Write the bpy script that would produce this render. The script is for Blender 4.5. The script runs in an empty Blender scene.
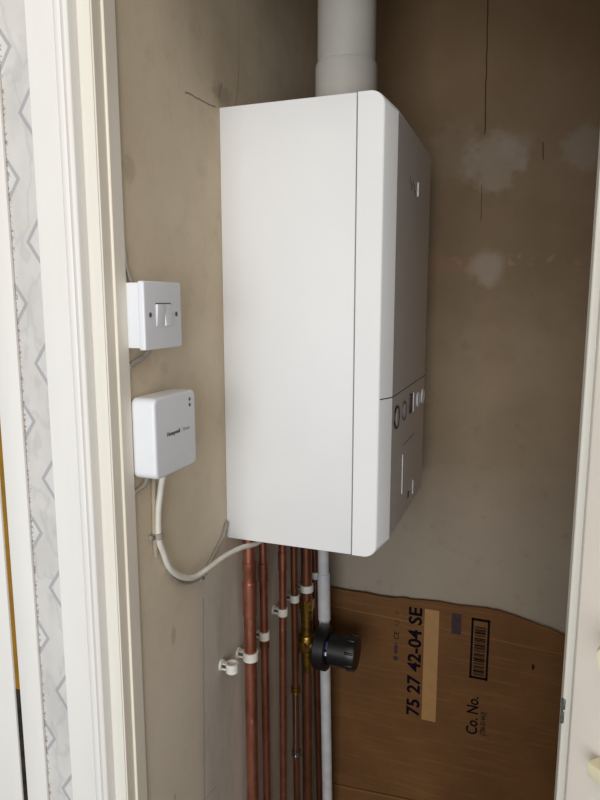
import bpy, bmesh, math, random
from mathutils import Vector, Matrix
random.seed(4)
SC = bpy.context.scene
COL = SC.collection

# ------------------------------------------------------------------ helpers
class MB:
    """collects shapes and links them as ONE mesh object"""
    def __init__(self): self.bm = bmesh.new()
    def _add(self, verts, faces):
        vs = [self.bm.verts.new(v) for v in verts]
        for f in faces:
            try: self.bm.faces.new([vs[i] for i in f])
            except ValueError: pass
        return vs
    def box(self, lo, hi, bev=0, seg=2, rot=None, piv=None):
        b = bmesh.new()
        bmesh.ops.create_cube(b, size=1)
        c = [(a+d)/2 for a, d in zip(lo, hi)]; s = [abs(d-a) for a, d in zip(lo, hi)]
        for v in b.verts: v.co = Vector((v.co.x*s[0]+c[0], v.co.y*s[1]+c[1], v.co.z*s[2]+c[2]))
        if bev: bmesh.ops.bevel(b, geom=b.edges[:], offset=bev, segments=seg, profile=.5, affect='EDGES')
        if rot is not None:
            p = Vector(piv if piv else c)
            for v in b.verts: v.co = rot @ (v.co-p) + p
        self._merge(b); return self
    def _merge(self, b):
        b.verts.ensure_lookup_table(); b.verts.index_update()
        self._add([v.co.copy() for v in b.verts], [[v.index for v in f.verts] for f in b.faces]); b.free()
    def prism(self, prof, lo, hi, axis=2, bev=0, seg=2, caponly=True):
        """profile (2D) extruded along an axis"""
        b = bmesh.new()
        def P(u, v, w): return {2: (u, v, w), 1: (u, w, v), 0: (w, u, v)}[axis]
        n = len(prof)
        v0 = [b.verts.new(P(u, v, lo)) for u, v in prof]; v1 = [b.verts.new(P(u, v, hi)) for u, v in prof]
        caps = [b.faces.new(v0[::-1]), b.faces.new(v1)]
        for i in range(n): b.faces.new([v0[i], v0[(i+1) % n], v1[(i+1) % n], v1[i]])
        bmesh.ops.recalc_face_normals(b, faces=b.faces[:])
        if bev:
            es = set()
            for f in caps: es.update(f.edges)
            bmesh.ops.bevel(b, geom=list(es), offset=bev, segments=seg, profile=.5, affect='EDGES')
        self._merge(b); return self
    def lathe(self, prof, p, axis, seg=32, cap=True):
        """profile of (distance along axis, radius) turned about an axis"""
        a = Vector(axis).normalized(); t = Vector((0, 0, 1)) if abs(a.z) < .9 else Vector((1, 0, 0))
        u = a.cross(t).normalized(); w = a.cross(u); p = Vector(p); rings = []
        for h, r in prof:
            rings.append([self.bm.verts.new(p+a*h+(u*math.cos(2*math.pi*k/seg)+w*math.sin(2*math.pi*k/seg))*max(r, 1e-5)) for k in range(seg)])
        for A, B in zip(rings, rings[1:]):
            for k in range(seg): self.bm.faces.new([A[k], A[(k+1) % seg], B[(k+1) % seg], B[k]])
        if cap:
            self.bm.faces.new(rings[0][::-1]); self.bm.faces.new(rings[-1])
        return self
    def tube(self, pts, r, seg=14, smooth=True, res=8):
        pts = [Vector(q) for q in pts]
        if smooth and len(pts) > 2: pts = spline(pts, res)
        rings = []; prev = None
        for i, q in enumerate(pts):
            d = (pts[min(i+1, len(pts)-1)]-pts[max(i-1, 0)]).normalized()
            if prev is None:
                t = Vector((0, 0, 1)) if abs(d.z) < .9 else Vector((1, 0, 0)); u = d.cross(t).normalized()
            else: u = (prev-d*prev.dot(d)).normalized()
            prev = u; w = d.cross(u)
            rings.append([self.bm.verts.new(q+(u*math.cos(2*math.pi*k/seg)+w*math.sin(2*math.pi*k/seg))*r) for k in range(seg)])
        for A, B in zip(rings, rings[1:]):
            for k in range(seg): self.bm.faces.new([A[k], A[(k+1) % seg], B[(k+1) % seg], B[k]])
        self.bm.faces.new(rings[0][::-1]); self.bm.faces.new(rings[-1]); return self
    def ring(self, p, axis, ri, ro, h, seg=28, a0=0, a1=360, start=(0, -1, 0)):
        """a flat band round an axis, optionally open (a clip)"""
        a = Vector(axis).normalized(); u = Vector(start); w = a.cross(u); p = Vector(p); full = abs(a1-a0) >= 360
        n = seg if full else seg+1; R = []
        for k in range(n):
            t = math.radians(a0+(a1-a0)*k/seg); d = u*math.cos(t)+w*math.sin(t)
            R.append([self.bm.verts.new(p+d*r+a*z) for r, z in ((ri, -h/2), (ro, -h/2), (ro, h/2), (ri, h/2))])
        for k in range(n if full else n-1):
            A, B = R[k], R[(k+1) % n]
            for j in range(4): self.bm.faces.new([A[j], A[(j+1) % 4], B[(j+1) % 4], B[j]])
        if not full:
            self.bm.faces.new(R[0]); self.bm.faces.new(R[-1][::-1])
        return self
    def build(self, name, m, parent=None, sharp=30):
        bmesh.ops.recalc_face_normals(self.bm, faces=self.bm.faces[:])
        me = bpy.data.meshes.new(name); self.bm.to_mesh(me); self.bm.free()
        me.materials.append(m)
        for p in me.polygons: p.use_smooth = True
        me.set_sharp_from_angle(angle=math.radians(sharp))
        o = bpy.data.objects.new(name, me); COL.objects.link(o)
        if parent: o.parent = parent; o.matrix_parent_inverse = Matrix.Translation(-parent.location) if parent.type == 'EMPTY' else Matrix()
        return o

def spline(pts, res):
    out = []
    P = [pts[0]]+pts+[pts[-1]]
    for i in range(1, len(P)-2):
        a, b, c, d = P[i-1:i+3]
        for k in range(res):
            t = k/res
            out.append(.5*((2*b)+(c-a)*t+(2*a-5*b+4*c-d)*t*t+(3*b-a-3*c+d)*t**3))
    out.append(pts[-1]); return out

def thing(name, loc, label, cat, group=None):
    o = bpy.data.objects.new(name, None); COL.objects.link(o); o.location = loc; o.empty_display_size = .05
    return tag(o, label, cat, group)
def tag(o, label, cat, group=None):
    o['label'] = label; o['category'] = cat
    if group: o['group'] = group
    return o
def struct(o, label=None):
    o['kind'] = 'structure'
    if label: o['label'] = label
    return o
def text(name, body, m, size, loc, ux, uy, parent, depth=.0004, bold=0, align='LEFT', sx=1, spacing=1, shear=0):
    """lettering lying in a plane; ux reading direction, uy up direction of the letters"""
    cu = bpy.data.curves.new(name+'_outline', 'FONT'); cu.body = body; cu.size = size; cu.extrude = depth/2
    cu.offset = bold; cu.align_x = align; cu.space_character = spacing; cu.shear = shear; cu.resolution_u = 3
    t = bpy.data.objects.new(name+'_outline', cu); COL.objects.link(t)
    dg = bpy.context.evaluated_depsgraph_get(); me = bpy.data.meshes.new_from_object(t.evaluated_get(dg))
    bpy.data.objects.remove(t); bpy.data.curves.remove(cu)
    ux = Vector(ux).normalized(); uy = Vector(uy).normalized(); uz = ux.cross(uy)
    Mx = Matrix((ux*sx, uy, uz)).transposed().to_4x4(); Mx.translation = Vector(loc)
    me.transform(Mx); me.name = name; me.materials.clear(); me.materials.append(m)
    o = bpy.data.objects.new(name, me); COL.objects.link(o)
    o.parent = parent
    if parent.type == 'EMPTY': o.matrix_parent_inverse = Matrix.Translation(-parent.location)
    return o

# ------------------------------------------------------------------ materials
def lin(c): return tuple(((x/255)/12.92 if x/255 <= .04045 else ((x/255+.055)/1.055)**2.4) for x in c)+(1,)
class NG:
    def __init__(self, name):
        self.m = bpy.data.materials.new(name); self.m.use_nodes = True; self.t = self.m.node_tree
        self.b = self.t.nodes['Principled BSDF']; self._xyz = None
    def n(self, typ, **kw):
        x = self.t.nodes.new(typ)
        for k, v in kw.items(): setattr(x, k, v)
        return x
    def put(self, sock, v):
        if isinstance(v, bpy.types.NodeSocket): self.t.links.new(v, sock)
        else: sock.default_value = v
    def math(self, op, a, b=0, clamp=False):
        x = self.n('ShaderNodeMath', operation=op, use_clamp=clamp); self.put(x.inputs[0], a); self.put(x.inputs[1], b); return x.outputs[0]
    def coord(self):
        if not self._xyz:
            g = self.n('ShaderNodeTexCoord'); self.obj = g.outputs['Object']
            s = self.n('ShaderNodeSeparateXYZ'); self.t.links.new(self.obj, s.inputs[0]); self._xyz = s.outputs
        return self._xyz
    def noise(self, scale, detail=4, rough=.55, stretch=None, off=(0, 0, 0)):
        self.coord(); v = self.obj
        mp = self.n('ShaderNodeMapping'); self.put(mp.inputs[0], v); mp.inputs['Location'].default_value = off
        if stretch: mp.inputs['Scale'].default_value = stretch
        x = self.n('ShaderNodeTexNoise'); self.put(x.inputs['Vector'], mp.outputs[0]); x.inputs['Scale'].default_value = scale
        x.inputs['Detail'].default_value = detail; x.inputs['Roughness'].default_value = rough; return x.outputs['Fac']
    def remap(self, v, a, b, c=0., d=1.):
        x = self.n('ShaderNodeMapRange'); x.clamp = True; x.interpolation_type = 'SMOOTHSTEP'
        self.put(x.inputs[0], v)
        for i, q in enumerate((a, b, c, d)): self.put(x.inputs[i+1], q)
        return x.outputs[0]
    def mix(self, f, a, b):
        x = self.n('ShaderNodeMix', data_type='RGBA'); self.put(x.inputs[0], f); self.put(x.inputs[6], a); self.put(x.inputs[7], b); return x.outputs[2]
    def ellipse(self, u, v, cu, cv, ru, rv, wob=0, wscale=25, soft=.25, off=(0, 0, 0)):
        a = self.math('DIVIDE', self.math('SUBTRACT', u, cu), ru); b = self.math('DIVIDE', self.math('SUBTRACT', v, cv), rv)
        d = self.math('SQRT', self.math('ADD', self.math('MULTIPLY', a, a), self.math('MULTIPLY', b, b)))
        if wob: d = self.math('ADD', d, self.math('MULTIPLY', self.math('SUBTRACT', self.noise(wscale, 5, .6, None, off), .5), wob*2))
        return self.remap(d, 1-soft, 1+soft, 1., 0.)
    def line(self, u, v, p, q, w, wob=.0, wscale=20):
        """mask of a straight mark from p to q of half width w"""
        dx, dy = q[0]-p[0], q[1]-p[1]; L = math.hypot(dx, dy); dx /= L; dy /= L
        a = self.math('SUBTRACT', u, p[0]); b = self.math('SUBTRACT', v, p[1])
        s = self.math('ADD', self.math('MULTIPLY', a, dx), self.math('MULTIPLY', b, dy))
        t = self.math('SUBTRACT', self.math('MULTIPLY', a, dy), self.math('MULTIPLY', b, dx))
        if wob: t = self.math('ADD', t, self.math('MULTIPLY', self.math('SUBTRACT', self.noise(wscale, 2), .5), wob))
        m = self.remap(self.math('ABSOLUTE', t), w*.5, w*1.3, 1., 0.)
        i = self.math('MULTIPLY', self.remap(s, -w, w), self.remap(s, L-w, L+w, 1., 0.))
        return self.math('MULTIPLY', m, i)
    def bump(self, h, strength, dist=.002):
        x = self.n('ShaderNodeBump'); self.put(x.inputs['Height'], h); x.inputs['Strength'].default_value = strength; x.inputs['Distance'].default_value = dist
        self.t.links.new(x.outputs[0], self.b.inputs['Normal'])
    def done(self, color, rough=.5, metal=0, spec=.5):
        self.put(self.b.inputs['Base Color'], color); self.put(self.b.inputs['Roughness'], rough)
        self.put(self.b.inputs['Metallic'], metal); self.put(self.b.inputs['Specular IOR Level'], spec); return self.m

def simple(name, c1, c2=None, scale=30, rough=.5, metal=0, spec=.5, bump=0, stretch=None, bscale=None):
    g = NG(name); f = g.noise(scale, 4, .6, stretch)
    c2 = c2 or tuple(max(0, x-8) for x in c1)
    col = g.mix(g.remap(f, .3, .7), lin(c1), lin(c2))
    if bump: g.bump(g.noise(bscale or scale*3, 3, .6, stretch), bump)
    return g.done(col, rough, metal, spec)

BOILER = simple('boiler_enamel', (226, 226, 226), (223, 223, 224), 6, .5)
BOILER_DARK = simple('boiler_gap', (70, 70, 70), None, 20, .6)
PLASTIC = simple('white_plastic', (222, 224, 228), (218, 220, 226), 20, .35)
FLUE = simple('flue_plastic', (188, 183, 174), (180, 175, 166), 8, .45)
WASTE = simple('waste_plastic', (206, 206, 206), (186, 186, 188), 25, .45)
CLIPMAT = simple('clip_plastic', (232, 230, 222), (216, 213, 204), 60, .4)
GLOSS = simple('white_gloss_paint', (221, 218, 209), (214, 210, 200), 10, .4, bump=.12, bscale=18, stretch=(1, 1, .15))
GLOSS_COOL = simple('white_satin_paint', (228, 226, 222), (222, 219, 214), 10, .45, bump=.08, bscale=18, stretch=(1, 1, .2))
GLOSS_BEIGE = simple('beige_paint', (234, 227, 213), (224, 216, 201), 14, .5, bump=.15, bscale=22, stretch=(1, 1, .2))  # beige tone for the left lining
DOORPAINT = simple('door_paint', (226, 216, 205), (221, 212, 202), 6, .45, bump=.06, bscale=12)
CREAM = simple('cream_plastic', (226, 219, 190), (218, 209, 178), 20, .4)
BLACK = simple('black_plastic', (22, 22, 23), (16, 16, 17), 40, .38)
DARK = simple('dark_print', (20, 14, 22), (14, 10, 16), 60, .9, 0, .05)
GREYPRINT = simple('grey_print', (96, 96, 102), None, 40, .6)
METAL = simple('dull_metal', (140, 142, 140), (100, 104, 104), 120, .4, .9)
BRIGHT = simple('bright_metal', (215, 212, 205), (190, 186, 178), 80, .25, 1)
BRASS = simple('brass', (176, 140, 70), (120, 88, 40), 90, .38, .95, bump=.15)
GOLD = simple('gold_strip_metal', (160, 116, 20), (136, 98, 16), 15, .4, .3)
CABLE = simple('white_cable', (216, 212, 202), (204, 199, 188), 40, .45)
CABLE_PAINTED = simple('painted_cable', (176, 164, 144), (164, 152, 132), 40, .6)
CABLE_GREY = simple('grey_cable', (160, 153, 140), (142, 135, 122), 60, .55)
BLUE = simple('blue_print', (52, 66, 130), None, 40, .5)
PURPLE = simple('purple_print', (66, 50, 54), (58, 44, 48), 80, .9, 0, .1)
TAPE = simple('tan_label', (150, 112, 64), (144, 106, 60), 40, .6)
SHADOWGAP = simple('gap_dark', (28, 24, 18), (80, 70, 50), 40, .9)
GAPDARK = simple('gap_shadow', (30, 28, 26), (52, 46, 36), 60, .9, 0, .1)
CARPET = simple('hall_carpet', (128, 116, 100), (104, 94, 82), 120, .95, bump=.5, bscale=400)
CEILING = simple('ceiling_paint', (214, 208, 198), (206, 200, 188), 5, .85)
WALLPLAIN = simple('cupboard_plain_wall', (176, 140, 98), (160, 126, 86), 5, .9)

# copper, tarnished in blotches
def copper(name, c1, c2, c3):
    g = NG(name); f = g.noise(28, 5, .65, (1, 1, .35)); s = g.noise(160, 3, .6, (1, 1, .3))
    col = g.mix(g.remap(f, .35, .65), lin(c1), lin(c2)); col = g.mix(g.remap(s, .62, .74), col, lin(c3))
    return g.done(col, g.remap(f, .3, .7, .30, .5), .85)
COPPER = copper('copper', (184, 122, 102), (144, 86, 66), (204, 158, 136))
COPPER_DULL = copper('dull_copper', (160, 108, 84), (122, 78, 56), (176, 128, 100))

# plaster on the left wall
def left_wall_mat():
    g = NG('left_wall_plaster'); x, y, z = g.coord()
    col = g.mix(g.remap(g.noise(4.5, 5, .6), .3, .7), lin((216, 201, 177)), lin((203, 187, 162)))
    col = g.mix(g.math('MULTIPLY', g.remap(g.noise(22, 6, .7), .5, .75), .35), col, lin((178, 162, 138)))
    col = g.mix(g.math('MULTIPLY', g.remap(z, 1.3, .9), .6), col, lin((228, 219, 204)))  # lower wall brightened in its colour, making up for light missing there
    # grey bare plaster below the boiler
    low = g.math('MULTIPLY', g.remap(z, 1.16, 1.02), g.remap(y, -.125, -.075))
    col = g.mix(g.math('MULTIPLY', low, .75), col, g.mix(g.remap(g.noise(9, 5, .7, (1, 1, .3)), .35, .7), lin((208, 202, 192)), lin((174, 168, 158))))
    for p, q, w, k in (((-.105, 1.8124), (-.012, 1.8172), .0013, .7), ((.0, 1.835), (.012, 1.86), .003, .3), ((.06, 1.83), (.075, 1.90), .0015, .4),
                       ((-.088, 1.05), (-.103, .66), .002, .35), ((.075, 1.90), (.075, 2.1), .001, .35), ((-.13, .70), (-.06, .69), .0012, .35),
                       ((-.19, .78), (-.197, .74), .003, .3)):
        col = g.mix(g.math('MULTIPLY', g.line(y, z, p, q, w, .006, 30), k), col, lin((84, 70, 54)))
    for c, r, k, cc in (((-.2455, 1.682), (.012, .016), .5, (120, 100, 74)), ((.012, 1.842), (.03, .014), .55, (96, 80, 60)), ((-.235, 1.44), (.02, .02), .4, (176, 142, 112)),
                        ((-.18, 1.035), (.007, .012), .6, (120, 108, 92)), ((-.155, .69), (.02, .02), .35, (120, 106, 90)), ((-.18, 1.43), (.012, .008), .35, (116, 98, 76))):
        col = g.mix(g.math('MULTIPLY', g.ellipse(y, z, c[0], c[1], r[0], r[1], 1.3, 90, .45), k*.5), col, lin(cc))
    g.bump(g.math('ADD', g.noise(14, 5, .6), g.math('MULTIPLY', g.noise(90, 3, .6), .2)), .25, .004)
    return g.done(col, .85, 0, .25)
def back_wall_mat():
    g = NG('back_wall_plaster'); x, y, z = g.coord()
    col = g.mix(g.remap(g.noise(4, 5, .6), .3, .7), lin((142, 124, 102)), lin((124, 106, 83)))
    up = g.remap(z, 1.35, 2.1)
    col = g.mix(g.math('MULTIPLY', up, .62), col, lin((106, 77, 44)))  # shade under the cupboard ceiling painted in, darker towards the top
    low = g.remap(z, 1.35, .9); col = g.mix(g.math('MULTIPLY', low, .6), col, lin((152, 144, 132)))  # stronger light lower down painted in as a paler colour
    band = g.math('MULTIPLY', g.remap(g.math('ABSOLUTE', g.math('SUBTRACT', z, 1.597)), .010, .022, 1., 0.), g.remap(x, .375, .355))
    col = g.mix(g.math('MULTIPLY', band, .28), col, lin((150, 104, 84)))
    spots = g.math('MULTIPLY', g.remap(g.math('ABSOLUTE', g.math('SUBTRACT', z, 1.607)), .008, .016, 1., 0.), g.remap(g.noise(60, 3), .56, .66))
    col = g.mix(g.math('MULTIPLY', spots, .45), col, lin((158, 124, 100)))
    col = g.mix(g.math('MULTIPLY', g.remap(g.noise(30, 5, .7), .56, .72), .3), col, lin((110, 92, 70)))
    for c, r, wob, k in (((.386, 1.805), (.052, .056), 1.1, .5), ((.43, 1.83), (.03, .03), 1.2, .22), ((.553, 1.822), (.034, .036), 1.0, .45), ((.3785, 1.592), (.032, .034), .55, .62), ((.30, 1.83), (.045, .06), .8, .18)):
        col = g.mix(g.math('MULTIPLY', g.ellipse(x, z, c[0], c[1], r[0], r[1], wob, 30, .4), k*.62), col, lin((166, 156, 144)))
    for p, q, w, k in (((.3554, 2.25), (.3627, 1.862), .0014, .85), ((.361, 1.7626), (.3622, 1.69), .0009, .7), ((.4763, 1.838), (.4781, 1.804), .0013, .7)):
        col = g.mix(g.math('MULTIPLY', g.line(x, z, p, q, w, .004, 20), k), col, lin((30, 20, 12)))
    g.bump(g.math('ADD', g.noise(12, 5, .6), g.math('MULTIPLY', g.noise(80, 3, .6), .2)), .22, .004)
    return g.done(col, .75, 0, .3)
def wallpaper_mat():
    g = NG('diamond_wallpaper'); x, y, z = g.coord()
    base = g.mix(g.remap(g.noise(16, 5, .6, (1, 1, .6)), .3, .7), lin((207, 204, 199)), lin((192, 189, 186)))
    v = g.remap(g.noise(24, 3, .5, (1, 1, .5), (3, 0, 1)), .49, .53); v2 = g.remap(g.noise(24, 3, .5, (1, 1, .5), (3, 0, 1)), .53, .57, 1., 0.)
    base = g.mix(g.math('MULTIPLY', g.math('MULTIPLY', v, v2), .3), base, lin((166, 165, 168)))
    P = .1483
    for cx, z0 in ((-.152, 1.223), (-.068, 1.149)):
        a = g.math('DIVIDE', g.math('ABSOLUTE', g.math('SUBTRACT', x, cx)), .0405)
        w = g.math('SUBTRACT', g.math('MODULO', g.math('ADD', g.math('SUBTRACT', z, z0), P*20.5), P), P/2)
        d = g.math('ADD', a, g.math('DIVIDE', g.math('ABSOLUTE', w), .058))
        o = g.remap(g.math('ABSOLUTE', g.math('SUBTRACT', d, .93)), .055, .085, 1., 0.)
        f = g.remap(d, .84, .88, 1., 0.)
        base = g.mix(g.math('MULTIPLY', f, .35), base, lin((214, 214, 214)))
        base = g.mix(g.math('MULTIPLY', o, .75), base, lin((154, 154, 158)))
    edge = g.math('MULTIPLY', g.remap(x, -.1255, -.1285), g.remap(g.noise(230, 2), .52, .6))
    base = g.mix(edge, base, lin((150, 138, 128)))
    g.bump(g.noise(120, 3, .6), .15, .001)
    return g.done(base, .8, 0, .3)
def cardboard_mat():
    g = NG('brown_cardboard'); x, y, z = g.coord()
    col = g.mix(g.remap(g.noise(5, 5, .6), .3, .7), lin((108, 74, 42)), lin((93, 62, 34)))
    col = g.mix(g.math('MULTIPLY', g.remap(g.noise(40, 3, .6, (.15, 1, 3)), .5, .7), .25), col, lin((132, 96, 58)))
    for p, q, w, c, k in (((.03, .779), (.29, .769), .0016, (132, 98, 62), .6), ((.29, .769), (.62, .753), .0014, (126, 92, 58), .5), ((.33, .70), (.62, .69), .0012, (122, 88, 54), .4),
                          ((.03, .289), (.62, .325), .002, (60, 36, 18), .8), ((.03, .284), (.62, .320), .002, (132, 98, 62), .5)):
        col = g.mix(g.math('MULTIPLY', g.line(x, z, p, q, w, .003, 15), k), col, lin(c))
    col = g.mix(g.ellipse(x, z, .517, .713, .003, .007, .5, 90, .3), col, lin((28, 18, 12)))
    wv = g.n('ShaderNodeTexWave', bands_direction='X'); g.coord(); g.put(wv.inputs['Vector'], g.obj); wv.inputs['Scale'].default_value = 45
    g.bump(g.math('ADD', g.noise(7, 3), g.math('MULTIPLY', wv.outputs['Fac'], .04)), .2, .004)
    return g.done(col, .8, 0, .2)
LEFTWALL, BACKWALL, PAPER, CARD = left_wall_mat(), back_wall_mat(), wallpaper_mat(), cardboard_mat()

# ------------------------------------------------------------------ the setting
YB = .487; HW = -.309; CEIL = 2.38
struct(MB().box((-1.5, -3.2, -.05), (2.0, .6, 0)).build('floor', CARPET), 'floor')
struct(MB().box((-.06, -.26, CEIL), (.75, .6, CEIL+.05)).build('ceiling', CEILING), 'cupboard ceiling')
struct(MB().box((-.06, -.2685, 0), (0, .56, CEIL)).build('wall_left', LEFTWALL), 'rough plaster side wall the boiler hangs on')
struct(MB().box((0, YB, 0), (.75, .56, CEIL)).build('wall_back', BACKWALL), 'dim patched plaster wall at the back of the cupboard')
struct(MB().box((.69, -.26, 0), (.75, YB, CEIL)).build('wall_right', WALLPLAIN), 'right side wall of the cupboard')
struct(MB().box((-.160, HW, 0), (-.0237, -.2685, 2.6)).build('wall_hall', PAPER), 'hall wall in grey diamond patterned wallpaper')
struct(MB().box((.556, HW, 0), (2.0, -.26, 2.6)).build('wall_hall_right', PAPER), 'hall wall right of the cupboard')
struct(MB().box((-.0237, HW, 2.04), (.556, -.26, 2.6)).build('wall_above_door', PAPER), 'hall wall above the cupboard opening')
struct(MB().box((-1.5, HW+.01, 2.02), (-.160, -.24, 2.6)).build('wall_hall_left', PAPER), 'hall wall above the neighbouring door')
# lining of the cupboard opening with its stop
g1 = struct(MB().prism([(-.0237, HW), (-.0005, HW), (.001, HW+.0015), (.001, -.291), (.003, -.291), (.004, -.290), (.004, -.2685), (-.0237, -.2685)], 0, 2.03).build('trim_1', GLOSS_BEIGE), 'left lining of the cupboard opening')
struct(MB().box((-.0237, HW-.0008, 0), (-.0002, HW, 2.03), .0003).build('trim_2', GLOSS), 'white front edge of the left door lining')
g3 = struct(MB().prism([(.556, HW), (.532, HW), (.532, -.291), (.526, -.291), (.525, -.290), (.525, -.262), (.556, -.262)], 0, 2.03).build('trim_3', GLOSS), 'right lining of the cupboard opening')
struct(MB().prism([(-.0237, -.262), (-.0237, HW), (.556, HW), (.556, -.262)], 2.015, 2.04).build('trim_4', GLOSS), 'head of the cupboard opening')
# moulded architrave: flat board, groove, raised bead
prof = [(-.076, HW), (-.076, HW-.015), (-.0745, HW-.0165), (-.039, HW-.0165), (-.0372, HW-.0145), (-.0355, HW-.0165), (-.034, HW-.0195), (-.0305, HW-.0215), (-.026, HW-.022), (-.0235, HW-.021), (-.0225, HW-.0185), (-.0215, HW-.0175), (-.0185, HW-.0165), (-.0175, HW-.015), (-.0175, HW-.0008), (-.0237, HW)]
struct(MB().prism(prof, 0, 2.09).build('trim_5', GLOSS_COOL, sharp=45), 'white moulded architrave left of the cupboard')
struct(MB().prism([(-x+.532, y) for x, y in prof[:-1]]+[(.556, HW)], 0, 2.09).build('trim_6', GLOSS_COOL, sharp=45), 'white moulded architrave right of the cupboard')
# neighbouring door on the far left
struct(MB().box((-.165, HW-.005, 0), (-.1295, HW, 2.05), .0012).build('trim_7', GLOSS_COOL), 'white flat architrave of the neighbouring door')
d2 = struct(MB().box((-.92, HW-.006, .005), (-.174, HW+.02, 2.0), .002).build('door_2', GLOSS_COOL), 'white neighbouring door at the far left')
struct(MB().box((-.174, HW+.002, 0), (-.160, HW+.02, 2.0)).build('trim_8', SHADOWGAP), 'dark strip standing in for shade in the gap beside the neighbouring door')  # the gap's shade given as a dark backing strip
struct(MB().box((-.1735, HW-.003, .99), (-.1655, HW+.002, 1.99)).build('trim_9', GOLD), 'gold strip standing in for the view through the gap of the neighbouring door')  # made-up strip in place of the bright gold seen through the door crack
struct(MB().box((-.1735, HW-.0034, 0), (-.1655, HW+.002, .99)).build('trim_10', GAPDARK), 'dark strip painted as shade in the lower gap beside the neighbouring door')  # shade inside the gap painted as a dark strip
# cupboard door, opened wide towards the hall
ang = math.radians(-45)
d1 = bpy.data.objects.new('door_1', None); COL.objects.link(d1); d1.location = (.5292, -.341, 0); struct(d1, 'white cupboard door swung open at the right')
R = Matrix.Rotation(ang, 3, 'Z')
def door_local(o): o.parent = d1; o.rotation_euler = (0, 0, 0); o.matrix_parent_inverse = Matrix(); return o
door_local(MB().box((0, 0, .01), (.53, .035, 2.0), .0015).build('door_leaf', DOORPAINT))
door_local(MB().lathe([(0, .016), (.004, .016), (.006, .011), (.014, .010), (.020, .0145), (.028, .0155), (.033, .012), (.034, .002)], (.060, 0, 1.231), (0, -1, 0), 28).build('door_knob', CREAM))
door_local(MB().box((.0335, -.016, 1.1045), (.10, 0, 1.118), .0012).build('latch_block', CREAM))
d1.rotation_euler = (0, 0, ang)
mb = MB().box((.5246, -.2918, 1.1095), (.5275, -.2905, 1.121), .0004).box((.5242, -.2918, 1.0945), (.5270, -.2905, 1.1075), .0004)
mb.lathe([(0, .0012), (.0275, .0012)], (.5246, -.2912, 1.094), (0, 0, 1), 12)
c = mb.build('door_catch', METAL); c.parent = g3; c['label'] = 'small grey metal catch half painted over'

# ------------------------------------------------------------------ boiler
ZB, ZT, W, D = 1.12, 1.82, .389, .276
boi = thing('boiler', (0, 0, ZB), 'white wall-hung boiler with a large plain side panel', 'boiler')
MB().box((.0, .0, ZB), (.2208, W, ZT), .0018).build('casing', BOILER, boi)
MB().box((.2195, .004, ZB+.004), (.2245, W-.004, ZT-.004)).build('casing_gap', BOILER_DARK, boi)
# front panel: rounded in side view, its front edge chamfered all round
def side_outline(xf, ins, r, n=8):
    pts = [(.2225, ZB)]; z0, z1 = ZB+ins, ZT-ins
    for k in range(n+1):
        t = math.radians(-90+90*k/n); pts.append((xf-r+r*math.cos(t), z0+r+r*math.sin(t)))
    for k in range(n+1):
        t = math.radians(90*k/n); pts.append((xf-r+r*math.cos(t), z1-r+r*math.sin(t)))
    return pts+[(.2225, ZT)]
XF = [(.0, .2600, 0, .019), (.0008, .2618, .0003, .019), (.0035, .2640, .0015, .019), (.030, D, .0185, .006), (.347, D, .0185, .006), (.360, .2735, .016, .010), (.376, .2640, .008, .015), (.386, .2520, .002, .018), (W, .2440, 0, .018)]
m = MB(); rings = []
for y, xf, ins, r in XF:
    rings.append([m.bm.verts.new((x, y, z)) for x, z in side_outline(xf, ins, r)])
for A, B in zip(rings, rings[1:]):
    for k in range(len(A)): m.bm.faces.new([A[k], A[(k+1) % len(A)], B[(k+1) % len(A)], B[k]])
m.bm.faces.new(rings[0][::-1]); m.bm.faces.new(rings[-1])
m.build('front_panel', BOILER, boi, sharp=22.5)
m = MB()
ys = [(.0012, .2622), (.0035, .2640), (.030, D), (.347, D), (.360, .2735)]
vs = [(x+.0004, y-.0002, z) for y, x in ys for z in (1.3735, 1.3752)]
m._add(vs, [(2*i, 2*i+2, 2*i+3, 2*i+1) for i in range(len(ys)-1)])
m.build('panel_seam', BOILER_DARK, boi)
# controls on the front
def dial(y, z, r, mr, mf):
    k = MB().ring((D+.0008, y, z), (1, 0, 0), r-.0025, r, .003, 36, start=(0, 1, 0)).build('dial_ring', mr, boi)
    MB().lathe([(0, r-.003), (.0015, r-.003), (.0025, r-.005)], (D-.0005, y, z), (1, 0, 0), 32).build('dial', mf, boi)
dial(.0645, 1.3370, .0190, BLACK, BOILER); dial(.1285, 1.3375, .0165, GREYPRINT, BOILER)
MB().box((D-.001, .181, 1.323), (D+.002, .208, 1.358), .001).build('display', BLACK, boi)
MB().box((D-.001, .210, 1.322), (D+.003, .214, 1.358), .001).build('display_bezel', PLASTIC, boi)
dial(.270, 1.3365, .0145, PLASTIC, BOILER); dial(.324, 1.3355, .0145, PLASTIC, BOILER)
MB().box((D-.001, 0.1270, 1.1900), (D+.0012, 0.1285, 1.2600)).build('control_flap', PLASTIC, boi)
MB().box((D-.0005, 0.1300, 1.2752), (D+.0004, 0.2440, 1.2760)).build('flap_edge', BOILER_DARK, boi)
MB().box((D-.001, 0.2385, 1.1580), (D+.0012, 0.2400, 1.1850)).build('flap_hinge', PLASTIC, boi)
MB().box((D-.001, 0.1850, 1.1650), (D+.0012, 0.1970, 1.1760), .0005).build('flap_latch', BOILER_DARK, boi)
MB().box((D-.001, 0.2050, 1.7020), (D+.0022, 0.2100, 1.7260), .0008).build('badge_bar', PLASTIC, boi)
bd = MB()
for yy, zz, hh in ((.130, 1.717, .012), (.144, 1.709, .014), (.158, 1.717, .010), (.172, 1.710, .012), (.183, 1.704, .010)):
    bd.box((D-.001, yy, zz-hh/2), (D+.0006, yy+.005, zz+hh/2), .0003)
bd.build('badge', GREYPRINT, boi)

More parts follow.
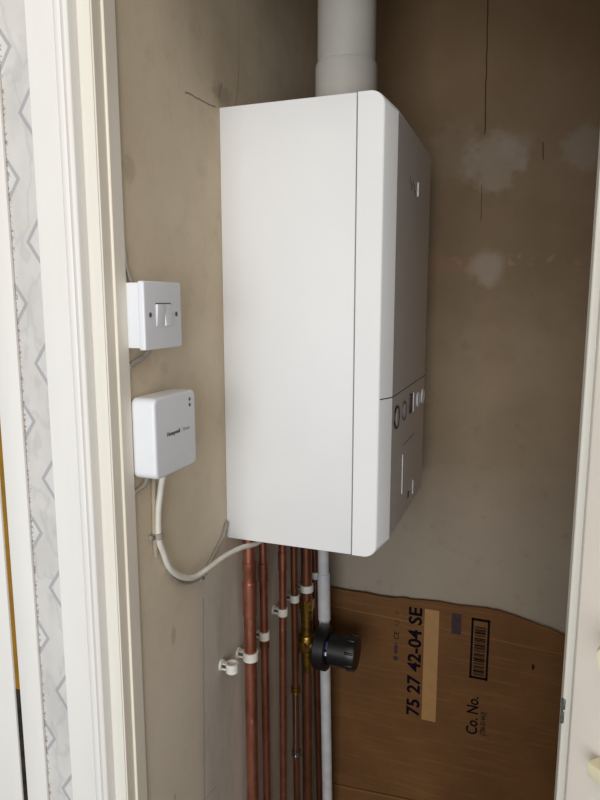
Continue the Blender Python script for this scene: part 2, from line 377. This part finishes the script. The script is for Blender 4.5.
# flue
fx, fy = .1503, .19
flue = thing('flue_pipe', (fx, fy, ZT), 'fat grey-white flue pipe rising from the top of the boiler', 'pipe')
MB().lathe([(.0, .050), (CEIL-ZT, .050)], (fx, fy, ZT), (0, 0, 1), 64).build('pipe', FLUE, flue)
MB().lathe([(.0005, .0535), (.098, .0535), (.1035, .0525), (.1045, .0505)], (fx, fy, ZT), (0, 0, 1), 64).build('flue_collar', FLUE, flue)

# ------------------------------------------------------------------ switch on the left wall
sw = thing('wall_switch', (0, -.2355, 1.463), 'white square double rocker switch in a surface box above the receiver', 'switch')
MB().box((0, -.2690, 1.4645), (.0268, -.1945, 1.5455), .002).build('back_box', PLASTIC, sw)
MB().box((.0262, -.279, 1.463), (.0355, -.192, 1.547), .0022, 3).build('face_plate', PLASTIC, sw)
for yc, s in ((-.2455, .6), (-.2275, -1)):
    rm = MB().box((.0335, yc-.0085, 1.4915), (.0378, yc+.0085, 1.519), .0009, rot=Matrix.Rotation(math.radians(7*s), 3, 'Y'))
    rm.build('rocker', PLASTIC, sw)
MB().box((.0353, -.2545, 1.5185), (.0358, -.2185, 1.5205)).build('rocker_slot', GREYPRINT, sw)
for yc in (-.2665, -.2055):
    s = MB().lathe([(0, .0032), (.0006, .0032)], (.0353, yc, 1.506), (1, 0, 0), 16).build('screw', METAL, sw)
    MB().box((.0358, yc-.0005, 1.5035), (.0363, yc+.0005, 1.5085)).build('screw_slot', BLACK, s).matrix_parent_inverse = Matrix()

# wireless receiver below it
rc = thing('wireless_receiver', (0, -.2165, 1.297), 'white rounded heating receiver box with small lettering below the switch', 'receiver')
def rrect(y0, y1, z0, z1, r, n=8):
    pts = []
    for cy, cz, a in ((y1-r, z1-r, 0), (y0+r, z1-r, 90), (y0+r, z0+r, 180), (y1-r, z0+r, 270)):
        for k in range(n+1):
            t = math.radians(a+90*k/n); pts.append((cy+r*math.cos(t), cz+r*math.sin(t)))
    return pts
MB().prism(rrect(-.2665, -.1625, 1.296, 1.4015, .010), .0005, .0365, 0, .004, 4).build('case', PLASTIC, rc, sharp=40)
text('lettering', 'Honeywell', GREYPRINT, .0076, (.0367, -.2395, 1.3485), (0, 1, 0), (0, 0, 1), rc, .0004, .0002)
text('lettering', 'Home', simple('pale_grey_print', (160, 160, 164), None, 40, .6), .0076, (.0367, -.2003, 1.3485), (0, 1, 0), (0, 0, 1), rc, .0004)
for zz in (1.3895, 1.3815):
    MB().lathe([(0, .0026), (.0005, .0026)], (.0364, -.179, zz), (1, 0, 0), 16).build('indicator_light', GREYPRINT, rc)

# cables
tag(MB().tube([(.02, -.2225, 1.302), (.013, -.2215, 1.27), (.0085, -.2228, 1.2362), (.0085, -.2235, 1.20), (.010, -.2165, 1.1786), (.0105, -.2031, 1.1514), (.011, -.177, 1.1269), (.014, -.1436, 1.1108), (.020, -.108, 1.1110), (.027, -.064, 1.1150), (.037, -.02, 1.1145), (.047, .022, 1.1085), (.054, .05, 1.115)], .0043, 14).build('power_cable', CABLE),
    'white cable sagging from the receiver to the boiler underside', 'cable')
tag(MB().tube([(.0035, -.2235, 1.300), (.0035, -.2245, 1.27), (.0035, -.2265, 1.21), (.0035, -.2245, 1.175)], .0032, 10).build('painted_cable', CABLE_PAINTED),
    'thin wall-coloured cable running down behind the white cable', 'cable')
tag(MB().tube([(.0032, -.196, 1.142), (.0032, -.172, 1.1155), (.0032, -.1351, 1.098), (.0032, -.097, 1.0905), (.0032, -.080, 1.0975), (.0032, -.0596, 1.1087), (.0032, -.038, 1.1206), (.0032, -.020, 1.1301), (.0032, -.005, 1.15)], .003, 10).build('grey_cable', CABLE_GREY),
    'thin grey cable on the wall curving up behind the boiler', 'cable')
tag(MB().tube([(.002, -.2684, 1.440), (.002, -.258, 1.4445), (.004, -.243, 1.449), (.006, -.2295, 1.457), (.006, -.224, 1.4643)], .0035, 10).build('grey_cable', CABLE_GREY),
    'short grey cable bending from under the switch to the door lining', 'cable')
tag(MB().tube([(.002, -.2684, 1.2775), (.003, -.258, 1.2795), (.006, -.248, 1.284), (.006, -.240, 1.2972)], .003, 10).build('grey_cable', CABLE_GREY),
    'short grey cable under the receiver beside the door lining', 'cable')
tag(MB().tube([(.0022, -.2665, 1.585), (.0022, -.265, 1.566), (.0035, -.2555, 1.5445)], .0025, 10).build('grey_cable', CABLE_GREY),
    'thin dark cable dropping into the top of the switch', 'cable')
for y, z, lab in ((-.2235, 1.2045, 'grey cable clip holding the white cable below the receiver'), (-.092, 1.0895, 'small grey cable clip at the lowest bend of the thin cable')):
    big = z > 1.15; r = .0052 if big else .0036
    cl = thing('cable_clip', (0, y, z), lab, 'clip')
    ax = (0, 0, 1) if big else (0, 1, 0)
    MB().ring((.0085 if big else .0045, y, z), ax, r-.0006, r+.0016, .008, 18, 0, 250, start=(0, -1, 0) if big else (0, 0, -1)).box((.0, y-r-.009, z-.004), (.006, y-r, z+.004), .001).build('clip_body', CABLE_GREY, cl)
    MB().lathe([(0, .0022), (.002, .0018)], (.006, y-r-.005, z), (1, 0, 0), 14).build('nail_head', METAL, cl)

# ------------------------------------------------------------------ pipes below the boiler
def line_y(a, b):
    (za, ya), (zb, yb) = a, b
    return lambda z: ya+(yb-ya)*(z-za)/(zb-za)
def pipe(name, x, fy_, r, mt, label, cat='pipe', group=None, top=1.1195):
    t = thing(name, (x, fy_(0), 0), label, cat, group)
    MB().tube([(x, fy_(0), 0), (x, fy_(top), top)], r, 28, False).build('pipe', mt, t)
    return t
def sleeve(parent, name, x, fy_, prof, mt):
    """a fitting turned round a pipe: list of (height, radius)"""
    if prof[0][0] > prof[-1][0]: prof = prof[::-1]
    prof = [(h-.012, r) for h, r in prof]
    z0 = prof[0][0]; ax = Vector((0, fy_(prof[-1][0])-fy_(z0), prof[-1][0]-z0))
    return MB().lathe([(h-z0, r) for h, r in prof], (x, fy_(z0), z0), ax, 28).build(name, mt, parent)
F = [line_y((1.068, .0375), (.609, .0405)), line_y((1.039, .1094), (.545, .1180)), line_y((.999, .2098), (.546, .2083)),
     line_y((.961, .2772), (.636, .2870)), line_y((.924, .3410), (.358, .3540)), line_y((1.12, .380), (0, .455)), line_y((.906, .377), (.331, .417))]
X = [.024, .020, .020, .020, .026, .028, .055]
RR = [.0112, .0077, .0078, .0078, .0125, .0072, .0125]
G = 'copper pipes below the boiler'
P1 = pipe('copper_pipe', X[0], F[0], RR[0], COPPER, 'thick copper pipe furthest left, with a long soldered coupling', 'pipe', G)
sleeve(P1, 'coupling', X[0], F[0], [(1.078, .0113), (1.077, .0128), (1.062, .0128), (1.060, .0119), (1.040, .0119), (1.038, .0134), (1.012, .0134), (1.004, .0128), (.976, .0128), (.9745, .0113)], COPPER)
P2 = pipe('copper_pipe', X[1], F[1], RR[1], COPPER, 'thin copper pipe just right of the thick leftmost pipe', 'pipe', G)
sleeve(P2, 'coupling', X[1], F[1], [(1.046, .0078), (1.045, .0092), (1.008, .0092), (1.007, .0078)], COPPER)
sleeve(P2, 'joint', X[1], F[1], [(.884, .0078), (.883, .0094), (.872, .0094), (.871, .0078)], COPPER_DULL)
P3 = pipe('copper_pipe', X[2], F[2], RR[2], COPPER, 'copper pipe third from the left, past the gap', 'pipe', G)
sleeve(P3, 'coupling', X[2], F[2], [(1.03, .0079), (1.029, .0094), (.990, .0094), (.989, .0079)], COPPER)
P4 = pipe('copper_pipe', X[3], F[3], RR[3], COPPER_DULL, 'copper pipe fourth from the left carrying a thin silver rod', 'pipe', G)
for zz in (.677, .516):
    sleeve(P4, 'rod_collar', X[3], F[3], [(zz-.007, .0079), (zz-.0065, .0108), (zz+.0065, .0108), (zz+.007, .0079)], BRASS if zz > .6 else METAL)
yr = F[3](.58)
MB().tube([(X[3]+.003, yr-.0112, .655), (X[3]+.003, yr-.0112, .505)], .0022, 10, False).lathe([(0, .0045), (.006, .0045)], (X[3]+.003, yr-.0112, .500), (0, 0, 1), 14).lathe([(0, .0035), (.006, .0035)], (X[3]+.003, yr-.0112, .653), (0, 0, 1), 14).build('silver_rod', BRIGHT, P4)
P5 = pipe('copper_pipe', X[4], F[4], RR[4], COPPER_DULL, 'thick copper pipe with a brass valve behind the black filter', 'pipe', G)
v = sleeve(P5, 'brass_valve', X[4], F[4], [(.868, .0126), (.867, .0142), (.835, .0148), (.834, .0135), (.80, .0128), (.782, .0128), (.779, .0165), (.772, .019), (.748, .019), (.741, .0165), (.738, .0128), (.69, .0128), (.689, .0126)], BRASS)
nut = MB().lathe([(0, .018), (.022, .018)], (X[4], F[4](.832), .832), (0, 0, 1), 6).build('valve_nut', BRASS, v, 20); nut.matrix_parent_inverse = Matrix()
nut = MB().lathe([(0, .012), (.016, .012)], (X[4]-.006, F[4](.747)-.026, .747), (0, 1, 0), 20).build('valve_stub', BRASS, v, 20); nut.matrix_parent_inverse = Matrix()
P6 = pipe('copper_pipe', X[5], F[5], RR[5], COPPER_DULL, 'thin copper pipe between the valve pipe and white waste pipe', 'pipe', G)
P7 = pipe('waste_pipe', X[6], F[6], RR[6], WASTE, 'white plastic waste pipe furthest right, near the cardboard', 'pipe')
sleeve(P7, 'pipe_socket', X[6], F[6], [(.80, .013), (.801, .0146), (.916, .0146), (.9185, .0138), (.919, .0128)], WASTE)

# clips
def clip(x, y, z, r, label):
    t = thing('pipe_clip', (0, y, z), label, 'clip', 'white plastic pipe clips')
    b = MB().ring((x, y, z), (0, 0, 1), r+.0002, r+.0030, .016, 30)
    b.box((-.0005, y-.0055, z-.006), (x-r, y+.0055, z+.006), .0008); b.build('clip_band', CLIPMAT, t)
    MB().lathe([(0, .0098), (.0028, .0098), (.0036, .0086)], (-.0003, y-.002, z+.002), (1, 0, 0), 24).build('clip_base', CLIPMAT, t)
    MB().box((.0030, y-.0065, z-.0015), (x-r-.001, y-.0050, z+.0045)).build('clip_slot', METAL, t)
clip(X[0], F[0](0.885), 0.885, RR[0], 'white clip round the thick leftmost copper pipe')
clip(X[1], F[1](0.8855), 0.8855, RR[1], 'white clip round the second copper pipe from the left')
clip(X[2], F[2](0.887), 0.887, RR[2], 'white clip round the third copper pipe from the left')
clip(X[3], F[3](0.8845), 0.8845, RR[3], 'white clip round the fourth copper pipe from the left')
clip(X[4], F[4](0.882), 0.882, RR[4], 'white clip round the pipe just above the brass valve')
clip(X[5], F[5](0.890), 0.890, RR[5], 'white clip on the thin pipe beside the waste pipe')
clip(.020, -.029, .8995, .0080, 'empty white pipe clip on the wall left of all pipes')

# black filter body on the valve
fz, fyy = .742, F[4](.742)
ft = thing('heating_filter', (X[4]+.02, fyy, fz), 'black round filter body sticking out from the brass valve', 'filter')
MB().lathe([(0, .030), (.003, .046), (.006, .0495), (.030, .0495), (.033, .047), (.0335, .030)], (X[4]+.0215, fyy, fz), (1, 0, 0), 48).build('flange', BLACK, ft)
b = MB().lathe([(0, .033), (.004, .0355), (.045, .0362), (.062, .0370), (.066, .0355), (.067, .020), (.0675, .002)], (X[4]+.053, fyy, fz), (1, 0, 0), 48)
for a in range(0, 360, 45):
    t = math.radians(a+20); b.box((X[4]+.098, fyy+.037*math.cos(t)-.0025, fz+.037*math.sin(t)-.0025), (X[4]+.117, fyy+.037*math.cos(t)+.0025, fz+.037*math.sin(t)+.0025), .0015)
b.build('filter_cap', BLACK, ft)
MB().ring((X[4]+.0555, fyy, fz), (1, 0, 0), .0350, .0366, .0045, 12, -52, -26, start=(0, -1, 0)).build('blue_mark', BLUE, ft)
MB().ring((X[4]+.0555, fyy, fz), (1, 0, 0), .0350, .0366, .0045, 10, -16, -4, start=(0, -1, 0)).build('white_mark', PLASTIC, ft)
MB().lathe([(0, .016), (.0212, .016)], (X[4]+.0005, fyy, fz), (1, 0, 0), 24).build('union_nut', BRASS, P5)

# ------------------------------------------------------------------ cardboard leaning on the back wall
cy = .475
card = thing('cardboard_sheet', (.3, cy, 0), 'flattened brown cardboard box with printed numbers against the back wall', 'cardboard')
top = [(.040, .8258), (.0850, .8246), (.1293, .8255), (.165, .8235), (.2025, .8249), (.225, .8290), (.2382, .8270), (.27, .8300), (.3078, .8320), (.345, .8305), (.3754, .8325), (.41, .8345), (.4409, .8332), (.475, .8265), (.5053, .8190), (.53, .8120), (.5474, .8090), (.5786, .7985), (.62, .79)]
MB().prism(top+[(.62, 0), (.040, 0)], cy, cy+.005, 1).build('board', CARD, card)
flap = [(.040, .8266), (.10, .8250), (.1293, .8262), (.165, .8240), (.196, .8246), (.205, .8215), (.202, .8165), (.165, .8165), (.12, .8178), (.040, .8172)]
MB().prism(flap, cy-.0022, cy, 1, .0004).build('folded_edge', CARD, card)
flap2 = [(.50, .8215), (.53, .8140), (.5474, .8110), (.5786, .8000), (.62, .791), (.62, .784), (.58, .791), (.53, .806), (.505, .8135)]
MB().prism(flap2, cy-.0015, cy, 1, .0004).build('folded_edge', CARD, card)
e = .0006
MB().box((.2735, cy-e, .526), (.3070, cy, .8098)).build('paper_label', TAPE, card)
MB().box((.3356, cy-e, .760), (.3575, cy, .810)).build('printed_block', PURPLE, card)
text('printed_code', '75 27 42-04 SE', DARK, .0425, (.2665, cy-.0003, .5302), (0, 0, 1), (-1, 0, 0), card, .0004, .0011, sx=1.075)
text('printed_words', 'Co. No.', DARK, .036, (.4030, cy-.0003, .5150), (0, 0, 1), (-1, 0, 0), card, .0004, .0006, sx=.83)
text('printed_words', '(786-01443)', DARK, .0175, (.4215, cy-.0003, .5180), (0, 0, 1), (-1, 0, 0), card, .0004, 0, sx=.70)
br = MB()
for lo, hi in (((.3800, .6580), (.4210, .6640)), ((.3800, .8010), (.4210, .8070)), ((.3800, .6580), (.3850, .8070)), ((.4160, .6580), (.4210, .8070))):
    br.box((lo[0], cy-e, lo[1]), (hi[0], cy, hi[1]))
fr = br.build('barcode_frame', DARK, card)
br = MB(); z = .668; k = 0
wd = [2, 1, 3, 1, 1, 2, 1, 1, 2, 3, 1, 1, 2, 1, 1, 1, 2, 1, 3, 1, 1, 2, 2, 1, 1, 3, 1, 2, 1, 1]; gp = [2, 1, 1, 2, 1, 3, 1, 2, 1, 1, 2, 1, 1, 3, 1, 2, 1, 1, 2, 2, 1, 1, 3, 1, 2, 1, 1, 2, 1, 1]
while z < .787 and k < 30:
    h = wd[k]*.00125; br.box((.3885, cy-e, z), (.4125, cy, z+h)); z += h+gp[k]*.0014; k += 1
br.build('barcode', DARK, card)
# small row of approval marks
icons = MB().lathe([(0, .0062), (e, .0062)], (.2075, cy, .672), (0, -1, 0), 20).box((.2035, cy-e, .683), (.2115, cy, .706), .0002).box((.2045, cy-e, .7085), (.2105, cy, .7115))
icons.build('approval_mark', PURPLE, card)
text('approval_mark', 'CE', DARK, .017, (.2135, cy-.0003, .7200), (0, 0, 1), (-1, 0, 0), card, .0004)
ic = MB()
ic.box((.2025, cy-e, .7565), (.2130, cy, .7580)).box((.2025, cy-e, .7660), (.2130, cy, .7675)).box((.2118, cy-e, .7565), (.2130, cy, .7675))
ic.ring((.2078, cy-e/2, .788), (0, 1, 0), .0042, .0058, e, 3, start=(0, 0, 1))
ic.build('approval_mark', PURPLE, card)

# ------------------------------------------------------------------ light and camera
def area(name, loc, target, sx, sy, power, col):
    l = bpy.data.lights.new(name, 'AREA'); l.shape = 'RECTANGLE'; l.size = sx; l.size_y = sy; l.energy = power; l.color = col
    o = bpy.data.objects.new(name, l); COL.objects.link(o); o.location = loc
    o.rotation_euler = (Vector(target)-Vector(loc)).to_track_quat('-Z', 'Y').to_euler(); return o
area('hall_window_light', (.45, -2.9, 1.35), (.15, 0, 1.3), 1.7, 1.6, 55, (.93, .965, 1))
area('added_warm_fill', (.3, -1.5, 2.5), (.2, -.6, .9), .8, .8, 8, (1, .88, .68))  # added warm fill from above for the upper trim, no known ceiling lamp
w = bpy.data.worlds.new('hall_daylight'); SC.world = w; w.use_nodes = True
w.node_tree.nodes['Background'].inputs[0].default_value = (.95, .97, 1, 1); w.node_tree.nodes['Background'].inputs[1].default_value = .35

f, pitch, yaw = 638.37, .154105, .346934
cam = bpy.data.cameras.new('camera'); co = bpy.data.objects.new('camera', cam); COL.objects.link(co)
co.location = (.475297, -.94469, .403062+1.12)
co.rotation_euler = (math.pi/2-pitch, 0, yaw)
cam.sensor_fit = 'VERTICAL'; cam.sensor_height = 36; cam.lens = 36*f/800; cam.clip_start = .01
SC.camera = co
SC.view_settings.view_transform = 'Standard'; SC.view_settings.look = 'None'
SC.view_settings.exposure = 0; SC.view_settings.gamma = 1
